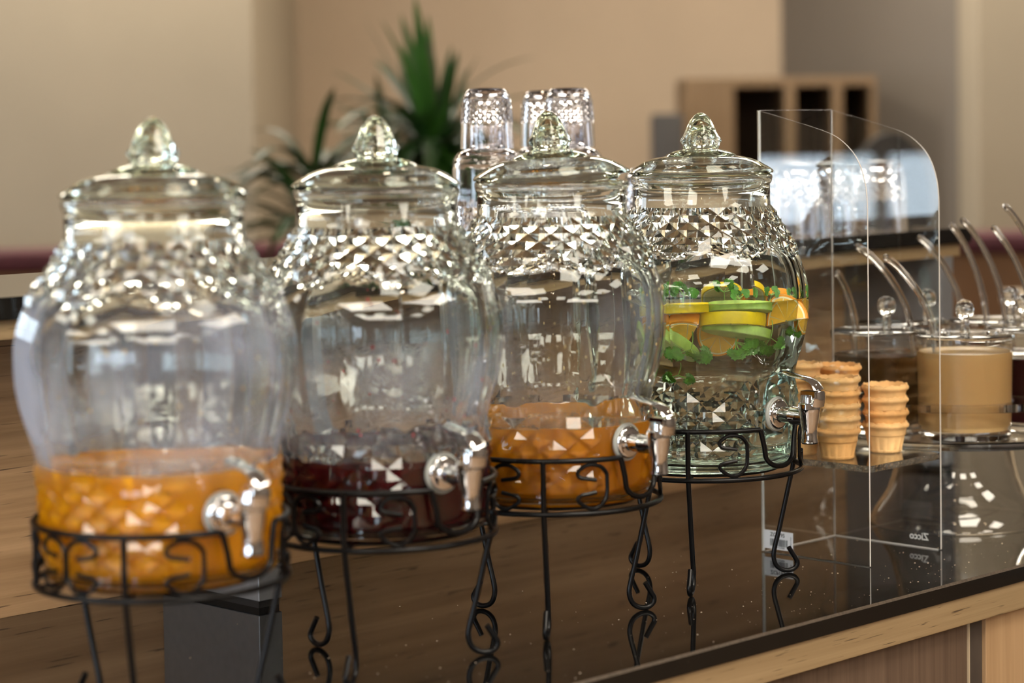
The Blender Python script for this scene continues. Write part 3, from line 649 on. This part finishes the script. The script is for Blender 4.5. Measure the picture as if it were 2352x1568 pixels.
PL = [(-.030, .070, WL + .008, 1, .020, 1, 'parsley sprig standing up at the left of the water'), (.022, .060, WL + .010, 2, .020, 1, 'parsley sprig standing up at the middle of the water'),
      (.040, .075, WL + .004, 3, .014, 1, 'small parsley sprig right of the middle of the water'), (.070, .060, WL + .006, 8, .013, 1, 'upright single parsley tip beside the facing orange slice'),
      (.108, .020, WL + .002, 9, .013, 1, 'parsley sprig lying by the right glass wall'), (-.020, .082, zz(805), 4, .026, -1, 'parsley sprig hanging under the orange wedge'),
      (.030, .082, zz(790), 5, .024, -1, 'parsley sprig hanging under the lower cucumber slice'), (.066, .075, zz(785), 6, .024, -1, 'parsley sprig hanging under the facing orange slice'),
      (.098, .045, zz(768), 10, .016, -1, 'parsley sprig beside the right glass wall under water'), (-.034, .088, zz(868), 7, .019, -1, 'lowest parsley sprig sunk near the left of the jar')]
for a, b, z, sd, s, u_, l_ in PL: parsley(l_, at4(a, b, z), sd, s, u_, 5 if s > .02 else 4)

# ------------------------------------------------------------------ carafes and tumblers on the raised shelf
def cut(bm, prof, n=36, d0=None, d1=None, hgt=.0016, step=.005, wall=.003, base=.006):
    """glass with diamond cutting between heights d0..d1; inner wall offset"""
    def rr(z):
        for (r0, z0), (r1, z1) in zip(prof[:-1], prof[1:]):
            if z0 <= z <= z1: return r0 + (r1 - r0) * (z - z0) / max(1e-9, z1 - z0)
        return prof[-1][0]
    zs = []
    for (r, z) in prof:
        if not (d0 < z < d1): zs.append((z, r, None))
    k_ = round((d1 - d0) / step)
    zs += [(d0 + (d1 - d0) * k / k_, rr(d0 + (d1 - d0) * k / k_), k) for k in range(k_ + 1)]
    zs.sort(key=lambda q: q[0]); rows = []
    for z, r, k in zs:
        rows.append(([bm.verts.new(((r + (hgt if k and k < k_ and (i + k) % 2 else 0)) * sin(2 * pi * i / n), -(r + (hgt if k and k < k_ and (i + k) % 2 else 0)) * cos(2 * pi * i / n), z)) for i in range(n)], k))
    for (a, ka), (b, kb) in zip(rows[:-1], rows[1:]):
        for i in range(n):
            i2 = (i + 1) % n
            if ka is not None and kb is not None:
                if (i + ka) % 2: ts = ((a[i2], b[i2], b[i]), (a[i2], b[i], a[i])) if 0 else ((a[i], a[i2], b[i]), (a[i2], b[i2], b[i]))
                else: ts = ((a[i], a[i2], b[i2]), (a[i], b[i2], b[i]))
                for t3 in ts: bm.faces.new(t3)
            else: bm.faces.new((a[i], a[i2], b[i2], b[i]))
    return rows
def close_inner(bm, top_row, bottom_row, inner, n=36):
    prev = top_row
    for r, z in inner:
        cur = [bm.verts.new((r * sin(2 * pi * i / n), -r * cos(2 * pi * i / n), z)) for i in range(n)]
        for i in range(n): bm.faces.new((prev[i], prev[(i + 1) % n], cur[(i + 1) % n], cur[i]))
        prev = cur
    bm.faces.new(prev); bm.faces.new(bottom_row)
def tumbler_mesh():   # upright, later flipped; height .078, rim .035, base .029
    bm = bmesh.new(); rows = cut(bm, [(.018, 0), (.0235, .0012), (.0270, .004), (.0295, .009), (.0308, .014), (.0335, .045), (.0345, .074), (.0345, .078)], d0=.014, d1=.046, step=.0040, hgt=.0013)
    close_inner(bm, rows[-1][0], rows[0][0], [(.0325, .078), (.0322, .07), (.0305, .045), (.0275, .014), (.022, .008)]); 
    bmesh.ops.recalc_face_normals(bm, faces=bm.faces); return bm
def carafe_mesh():
    bm = bmesh.new(); rows = cut(bm, [(.036, 0), (.041, .004), (.0425, .012), (.0455, .070), (.0455, .112), (.0435, .124), (.038, .132), (.030, .1355), (.0245, .137), (.0235, .141), (.0235, .165), (.0245, .168)], d0=.012, d1=.070, step=.0072, hgt=.002)
    close_inner(bm, rows[-1][0], rows[0][0], [(.0215, .168), (.0205, .160), (.0205, .140), (.027, .1325), (.036, .128), (.0405, .120), (.0425, .110), (.0425, .070), (.039, .014), (.033, .009)])
    return bm
SZ = 1.2697
def finish(bm): 
    me = bpy.data.meshes.new('g'); bmesh.ops.recalc_face_normals(bm, faces=bm.faces); bm.to_mesh(me); bm.free(); return me
TM, CM = finish(tumbler_mesh()), finish(carafe_mesh())
for me in (TM, CM): me.materials.append(G_CLR); me.shade_smooth(); me.set_sharp_from_angle(angle=rad(20))
FLIP = Matrix.Rotation(pi, 4, 'X')
def place(name, me, label, cat, grp, loc, flip=False):
    o = bpy.data.objects.new(name, me); COL.objects.link(o); o.matrix_world = Matrix.Translation(loc) @ (FLIP if flip else Matrix()); tag(o, label, cat, grp); return o
for x, y, l_ in ((2.0755, 2.12, 'beside the plant'), (2.3059, 2.24, 'behind the other two'), (2.2073, 2.10, 'above the tilted lid')):
    place('carafe', CM, 'cut glass carafe on the raised shelf, ' + l_, 'carafe', 'glass carafes on the raised shelf', (x, y, SZ))
    place('tumbler', TM, 'upturned cut glass tumbler over the carafe ' + l_, 'tumbler', 'tumblers over the carafes', (x, y, SZ + .1365 + .078), True)
TT = [(2.42, 2.14, 'between the tilted lid and the farthest lid'), (2.688, 2.09, 'just right of the farthest lid'), (2.79, 2.12, 'second from the farthest lid'), (2.893, 2.10, 'nearest the end of the shelf'), (2.74, 2.23, 'behind the first two by the farthest lid'), (2.855, 2.235, 'behind the last two at the shelf end')]
for x, y, l_ in TT:
    o = place('tumbler', TM, 'upturned tumbler on the raised shelf, ' + l_, 'tumbler', 'tumblers standing on the raised shelf', (x, y, SZ + .078 * 1.35), True); o.scale = (1.35, 1.35, 1.35)

# ------------------------------------------------------------------ acrylic cone box
bx_ = thing('acrylic_cone_box', 'tall clear acrylic box with sloping curved sides holding waffle cups', 'cone holder', (2.2297, 1.634, .9))
PH = [(0.0, 0.001), (.1650, .001), (.1650, .5498), (.0906, .5308), (.058, .5215), (.038, .5120), (.0195, .4962), (.0082, .4776), (.002, .4558), (0, .435)]
SD = smoothpath([(*p, 0) for p in PH[3:]], 4); SD = [(p.x, p.y) for p in SD]
for u_ in (0.0, .1478):
    bm = bmesh.new(); prism(bm, PH[:3] + SD, 0, .003); bmesh.ops.transform(bm, matrix=Matrix.Translation((u_, 0, 0)) @ Matrix(((0, 0, 1, 0), (1, 0, 0, 0), (0, 1, 0, 0), (0, 0, 0, 1))), verts=bm.verts)
    bmesh.ops.bevel(bm, geom=[e for e in bm.edges if e.calc_length() > .001], offset=.0004, segments=1, affect='EDGES')
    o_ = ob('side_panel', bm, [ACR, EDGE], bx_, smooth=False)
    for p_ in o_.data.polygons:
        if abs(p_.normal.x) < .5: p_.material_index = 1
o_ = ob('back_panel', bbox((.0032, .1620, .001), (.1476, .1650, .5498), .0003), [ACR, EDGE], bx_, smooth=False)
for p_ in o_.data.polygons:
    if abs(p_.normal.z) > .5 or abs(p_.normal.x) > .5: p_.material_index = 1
bm = bmesh.new(); sh = bbox((.0034, .0, .1140), (.1474, .1616, .1220), .0004); cs_ = ob('cup_shelf', sh, [ACR, ACR_B], bx_, smooth=False)
for p_ in cs_.data.polygons:
    if abs(p_.normal.z) < .5: p_.material_index = 1
for cx, cy in ((.060, .022), (.124, .020)):
    bm = bmesh.new(); tube(bm, [(cx + .013 * cos(a), cy + .013 * sin(a), .1214) for a in [2 * pi * k / 24 for k in range(24)]], .0007, 6, True); ob('cutout_rim', bm, ACR, bx_)
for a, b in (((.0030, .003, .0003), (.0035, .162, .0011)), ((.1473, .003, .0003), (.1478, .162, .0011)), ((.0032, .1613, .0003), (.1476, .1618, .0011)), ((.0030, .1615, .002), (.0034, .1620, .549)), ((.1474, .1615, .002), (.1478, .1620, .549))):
    ob('bright_edge_line', bbox(a, b), EDGE, bx_, smooth=False)  # added pale strips, painted stand-in for the bright refracted panel edges
# sticker with code and bars on the left panel (outer face looks to -u)
st = ob('sticker', bbox((-.0004, .1155, .0055), (-.0001, .1608, .0285)), mat('sticker_white', (.72, .72, .74), .5), bx_, smooth=False); st['label'] = 'white barcode sticker'
INK = mat('print_black', (.02, .02, .02), .6); WINK = mat('print_white', (.8, .8, .8), .5)
bm = bmesh.new(); y = .151; r_ = random.Random(2)
while y > .1235:
    wd = r_.choice((.0004, .0007, .0011)); box(bm, (-.0006, y - wd, .0095), (-.00045, y, .0185)); y -= wd + r_.choice((.0004, .0006, .0009))
ob('barcode', bm, INK, st, smooth=False)
def text(s, size, m, M4, parent, name='printed_text'):
    cu = bpy.data.curves.new(name, 'FONT'); cu.body = s; cu.size = size; cu.align_x = 'CENTER'; cu.align_y = 'CENTER'; cu.extrude = .00005; cu.materials.append(m); cu.resolution_u = 3; cu.offset = size * .02
    tmp = bpy.data.objects.new('tmp_text', cu); COL.objects.link(tmp); bpy.context.view_layer.update()
    me = bpy.data.meshes.new_from_object(tmp.evaluated_get(bpy.context.evaluated_depsgraph_get())); bpy.data.objects.remove(tmp)
    o = bpy.data.objects.new(name, me); COL.objects.link(o); o.parent = parent; o.matrix_local = M4; return o
def facing(nx, pos):   # text plane with normal along (nx,0,0), up = z ; text x axis = up x normal
    n_ = Vector((nx, 0, 0)); up = Vector((0, 0, 1)); xa = up.cross(n_)
    return Matrix(((xa.x, up.x, n_.x, pos[0]), (xa.y, up.y, n_.y, pos[1]), (xa.z, up.z, n_.z, pos[2]), (0, 0, 0, 1)))
text('ZCP195', .0068, INK, facing(-1, (-.0005, .1395, .0235)), st)
text('480012 619504', .0028, INK, facing(-1, (-.0005, .1375, .0078)), st)
text('MADE IN TURKEY', .0016, INK, facing(-1, (-.0005, .1185, .017)) @ Matrix.Rotation(pi / 2, 4, 'Z'), st)
text('Zicco', .0125, WINK, facing(1, (.1511, .0335, .0135)), bx_, 'logo')

# ------------------------------------------------------------------ waffle cups
WAF = mat('waffle_wafer', (.78, .49, .21), .7, var=.20, scale=45, bump=.3); WAF2 = mat('waffle_wafer_toasted', (.74, .41, .145), .7, var=.22, scale=45, bump=.3)
def cup_mesh(seed):
    r_ = random.Random(seed); ph = [r_.uniform(0, 6.28) for _ in range(3)]
    def rf(phi, r, z):
        rib = 0
        if z < .0205 and r > .015 : rib = .0007 if (phi * 14 / (2 * pi)) % 1 < .16 else 0
        return r * (1 + .012 * sin(2 * phi + ph[0]) * (z / .038)) + rib
    bm = bmesh.new()
    lathe(bm, [(0, 0), (.0185, 0), (.0195, .001), (.0200, .0035), (.0196, .0040), (.0232, .0195), (.0232, .0205), (.0245, .0212), (.0248, .0225), (.0250, .0270), (.0262, .0300), (.0284, .0318), (.0290, .0335), (.0286, .0352), (.0272, .0360), (.0268, .0378), (.0256, .0380), (.0250, .034), (.0238, .0240), (.0215, .0195), (.0180, .0030), (0, .0030)], 84, rf=rf, cap=False)
    for v in bm.verts:
        if v.co.z > .0355: v.co.z += .0007 * sin(9 * math.atan2(v.co.x, v.co.y) + ph[1]) + .0005 * sin(23 * math.atan2(v.co.x, v.co.y) + ph[2])
    bmesh.ops.recalc_face_normals(bm, faces=bm.faces); me = bpy.data.meshes.new('waffle_cup'); bm.to_mesh(me); bm.free(); me.shade_smooth(); me.set_sharp_from_angle(angle=rad(50)); return me
CUPS = [cup_mesh(s) for s in (1, 2, 3)]
for i_, me in enumerate(CUPS): me.materials.append(WAF if i_ != 1 else WAF2)
ORD = ['bottom', 'second', 'third', 'fourth', 'fifth', 'sixth']
def stack(x, y, n, where, grp, seed, z0=1.0222, pitch=.0157):
    r_ = random.Random(seed); dx = dy = 0
    for k_ in range(n):
        me = CUPS[(k_ + seed) % 3]; o = bpy.data.objects.new('waffle_cup', me); COL.objects.link(o)
        pos = 'top' if k_ == n - 1 else ORD[k_]
        tx, ty = r_.uniform(-.018, .018) * (k_ > 0), r_.uniform(-.018, .018) * (k_ > 0)
        o.matrix_world = Matrix.Translation((x + dx, y + dy, z0 + k_ * pitch)) @ Matrix.Rotation(tx, 4, 'X') @ Matrix.Rotation(ty, 4, 'Y') @ Matrix.Rotation(r_.uniform(0, 6.28), 4, 'Z')
        dx += r_.uniform(-.0006, .0008); dy += r_.uniform(-.0006, .0006)
        tag(o, 'waffle cup, %s from below in the %s' % (pos, where) if pos not in ('top', 'bottom') else 'waffle cup at the %s of the %s' % (pos, where), 'waffle cup', grp)
stack(2.2640, 1.7050, 5, 'nearest stack in the clear box', 'waffle cups in the nearest stack', 1)
stack(2.3180, 1.7430, 6, 'stack behind the nearest one', 'waffle cups in the stack behind', 2, pitch=.0142)
stack(2.2655, 1.7635, 6, 'stack by the farthest tap', 'waffle cups in the stack by the tap', 3, pitch=.0152)
stack(2.3460, 1.6930, 4, 'short stack beside the caramel sauce', 'waffle cups in the short stack', 6)

# ------------------------------------------------------------------ topping carousel
CB = Vector((2.570, 1.7417, .9))
tc_ = thing('topping_stand', 'clear acrylic tiered stand with bell-shaped foot carrying the topping containers', 'stand', CB)
def atc(lat, dep): return Vector((RT.x * lat - FW.x * dep, RT.y * lat - FW.y * dep, 0))
bm = bmesh.new(); outer = [(.114, .001), (.1135, .004), (.106, .018), (.097, .031), (.090, .042), (.083, .062), (.0785, .082), (.0755, .100), (.074, .1175)]
ringlathe(bm, outer + [(r - .003, z) for r, z in reversed(outer)], 72); ob('bell_foot', bm, ACR_T, tc_)
bm = bmesh.new(); lathe(bm, [(0, .118), (.179, .118), (.1805, .1195), (.1805, .1265), (.179, .128), (0, .128)], 96, cap=False); ob('lower_plate', bm, ACR_T, tc_)
CP = [(-.008, .115, 'B'), (-.107, .036, 'A'), (-.055, -.084, 'D'), (.073, -.092, 'E'), (.102, .034, 'C')]
# upper ring plate with round openings (built as an outline strip around each opening plus the rim)
bm = bmesh.new()
import mathutils.geometry as mg
outer_p = [Vector((.1805 * cos(2 * pi * k / 96), .1805 * sin(2 * pi * k / 96), 0)) for k in range(96)]
loops = [outer_p]
for la, de, _ in CP:
    c = atc(la, de); loops.append([c + Vector((.0622 * cos(-2 * pi * k / 48), .0622 * sin(-2 * pi * k / 48), 0)) for k in range(48)])
allp = [p for l_ in loops for p in l_]; tris = mg.tessellate_polygon(loops)
for z in (.166, .176):
    vs = [bm.verts.new((p.x, p.y, z)) for p in allp]
    for t3 in tris:
        try: bm.faces.new([vs[i] for i in t3])
        except ValueError: pass
bm.verts.ensure_lookup_table(); nA = len(allp); off = 0
for l_ in loops:
    m_ = len(l_)
    for k in range(m_): bm.faces.new((bm.verts[off + k], bm.verts[off + (k + 1) % m_], bm.verts[nA + off + (k + 1) % m_], bm.verts[nA + off + k]))
    off += m_
ob('upper_plate', bm, ACR_T, tc_, smooth=False)
bm = bmesh.new(); lathe(bm, [(0, .128), (.012, .128), (.012, .166), (0, .166)], 24, cap=False); ob('centre_post', bm, ACR_T, tc_)
SAU = {'B': mat('caramel_sauce', (.56, .385, .17), .35), 'A': mat('dark_syrup', (.030, .012, .003), .1, var=.3), 'C': mat('berry_sauce', (.035, .004, .010), .12), 'D': mat('amber_syrup', (.08, .03, .008), .15), 'E': mat('berry_syrup', (.05, .008, .012), .15)}
CL = {'B': 'front topping container with creamy caramel sauce', 'A': 'topping container with dark brown syrup behind the cups', 'C': 'topping container with dark berry sauce at the right edge', 'D': 'rear topping container behind the dark syrup', 'E': 'rear topping container behind the caramel'}
KN = {'B': (0, 0), 'A': (.012, 0), 'C': (-.016, 0), 'D': (.034, .0), 'E': (.022, 0)}
LVL = {'B': .238, 'A': .228, 'C': .222, 'D': .215, 'E': .215}
def ladle(bm_pts): pass
for la, de, nm in CP:
    p = CB + atc(la, de); t_ = thing('topping_container', CL[nm], 'container', (p.x, p.y, .9), 0, 'topping containers on the clear stand')
    R_ = .0605
    bm = bmesh.new(); lathe(bm, [(0, .1285), (.0560, .1285), (.0575, .130), (.0585, .150), (R_, .250), (R_ - .002, .250), (.0565, .150), (.0555, .140), (0, .139)], 64, cap=False); ob('tub', bm, ACR_T, t_)
    h = LVL[nm]; rz = lambda z: .0568 + (z - .15) * .02
    bm = bmesh.new(); lathe(bm, [(0, .1395), (.0552, .1400), (.0568, .150), (rz(h), h + .0012), (rz(h) - .003, h), (0, h)], 64, cap=False); ob('sauce', bm, SAU[nm], t_)
    lid = bmesh.new(); lathe(lid, [(0, .2615), (.0605, .2615), (.0630, .2605), (.0635, .2580), (.0635, .2515), (.0618, .2510), (.0618, .2575), (0, .2580)], 64, cap=False)
    ld = ob('lid', lid, ACR_T, t_)
    kx, ky = KN[nm]; kv = atc(kx, ky)
    bm = bmesh.new(); lathe(bm, [(0, .2617), (.0068, .2617), (.0062, .2640), (.0056, .2780), (.0062, .2800), (.0100, .2835), (.0118, .2885), (.0122, .2925), (.0110, .2985), (.0078, .3025), (.0035, .3043), (0, .3046)], 32, cap=False)
    bmesh.ops.transform(bm, matrix=Matrix.Translation(kv), verts=bm.verts); ob('knob', bm, ACR, ld)
    for sx in ((-.030, .030) if nm == 'B' else (.030,)):
        c = atc(kx * .4 + sx, .030); ob('hinge_clip', bbox((c.x - .006, c.y - .006, .2617), (c.x + .006, c.y + .006, .2665), .001), ACR, ld, smooth=False)
# ladles: foot in sauce, arched transparent handle leaning to the left
LD = [('B', -.040, .010, -.104, .362, 'clear ladle arching out of the caramel container'), ('A', .045, -.005, -.028, .372, 'clear ladle rising from the dark syrup, behind the caramel ladle'),
      ('D', .085, -.01, .022, .376, 'clear ladle arching up from the rear dark container'), ('E', -.012, .0, -.062, .392, 'clear ladle from the rear berry container, lower of the pair'),
      ('E', .018, -.02, -.045, .398, 'clear ladle from the rear berry container, upper of the pair'), ('C', -.005, .01, -.060, .394, 'clear ladle leaning from the right edge container'),
      ('C', .03, -.03, -.040, .421, 'clear ladle highest at the right edge'), ('A', -.028, .0, -.054, .338, 'short clear ladle at the left of the dark syrup')]
LDM = glass('ladle_acrylic', col=(.995, .995, .995), ior=1.46)
pos = {n_: (a, b) for a, b, n_ in CP}
for nm, bx0, bd, tx, tz, l_ in LD:
    la, de = pos[nm]; base = atc(la + bx0, de + bd); tip = atc(la + tx, de + bd * .5)
    o = thing('ladle', l_, 'ladle', (CB.x + base.x, CB.y + base.y, .9), 0, 'clear ladles in the topping containers')
    d = tip - base; H = tz; z0 = .262
    pts = [Vector((-d.x * .10, -d.y * .10, .215)), Vector((-d.x * .04, -d.y * .04, .24)), Vector((0, 0, z0))]
    for s in (.2, .4, .6, .8, .93, 1.0): pts.append(Vector((d.x * (s ** 1.5), d.y * (s ** 1.5), z0 + (H - z0) * (1 - (1 - s) ** 1.25))))
    bm = bmesh.new(); pp = smoothpath(pts, 3); n = len(pp); tube(bm, pp, [(.0026, .0068) if i < n - 2 else ((.0022, .0050) if i == n - 2 else (.0012, .003)) for i in range(n)], 10, flat=(-FW.x * .6 + RT.x * .5, -FW.y * .6 + RT.y * .5, .5))
    ob('handle', bm, LDM, o)
    bm = bmesh.new(); ringlathe(bm, [(.0005, -.004), (.010, -.001), (.013, .008), (.012, .008), (.009, .0), (.0005, -.0025)], 20); bmesh.ops.transform(bm, matrix=Matrix.Translation((-d.x * .10, -d.y * .10, .209)), verts=bm.verts); ob('bowl', bm, LDM, o)

# ------------------------------------------------------------------ crumbs on the granite
bm = bmesh.new(); r_ = random.Random(11)
for _ in range(330):
    x = r_.uniform(1.25, 2.6); y = VF + .01 + abs(r_.gauss(0, .16)); s = r_.choice((.0002, .0003, .0004, .0007))
    if y > 2.0: continue
    bmesh.ops.create_icosphere(bm, subdivisions=1, radius=1, matrix=Matrix.Translation((x, y, .9 + s * .4)) @ Matrix.Rotation(r_.uniform(0, 3), 4, 'Z') @ Matrix.Diagonal((s * 1.5, s, s * .5, 1)))
tag(ob('crumbs', bm, mat('wafer_crumbs', (.70, .56, .42), .8)), 'tiny wafer crumbs scattered over the black granite counter', 'crumbs', kind='stuff')
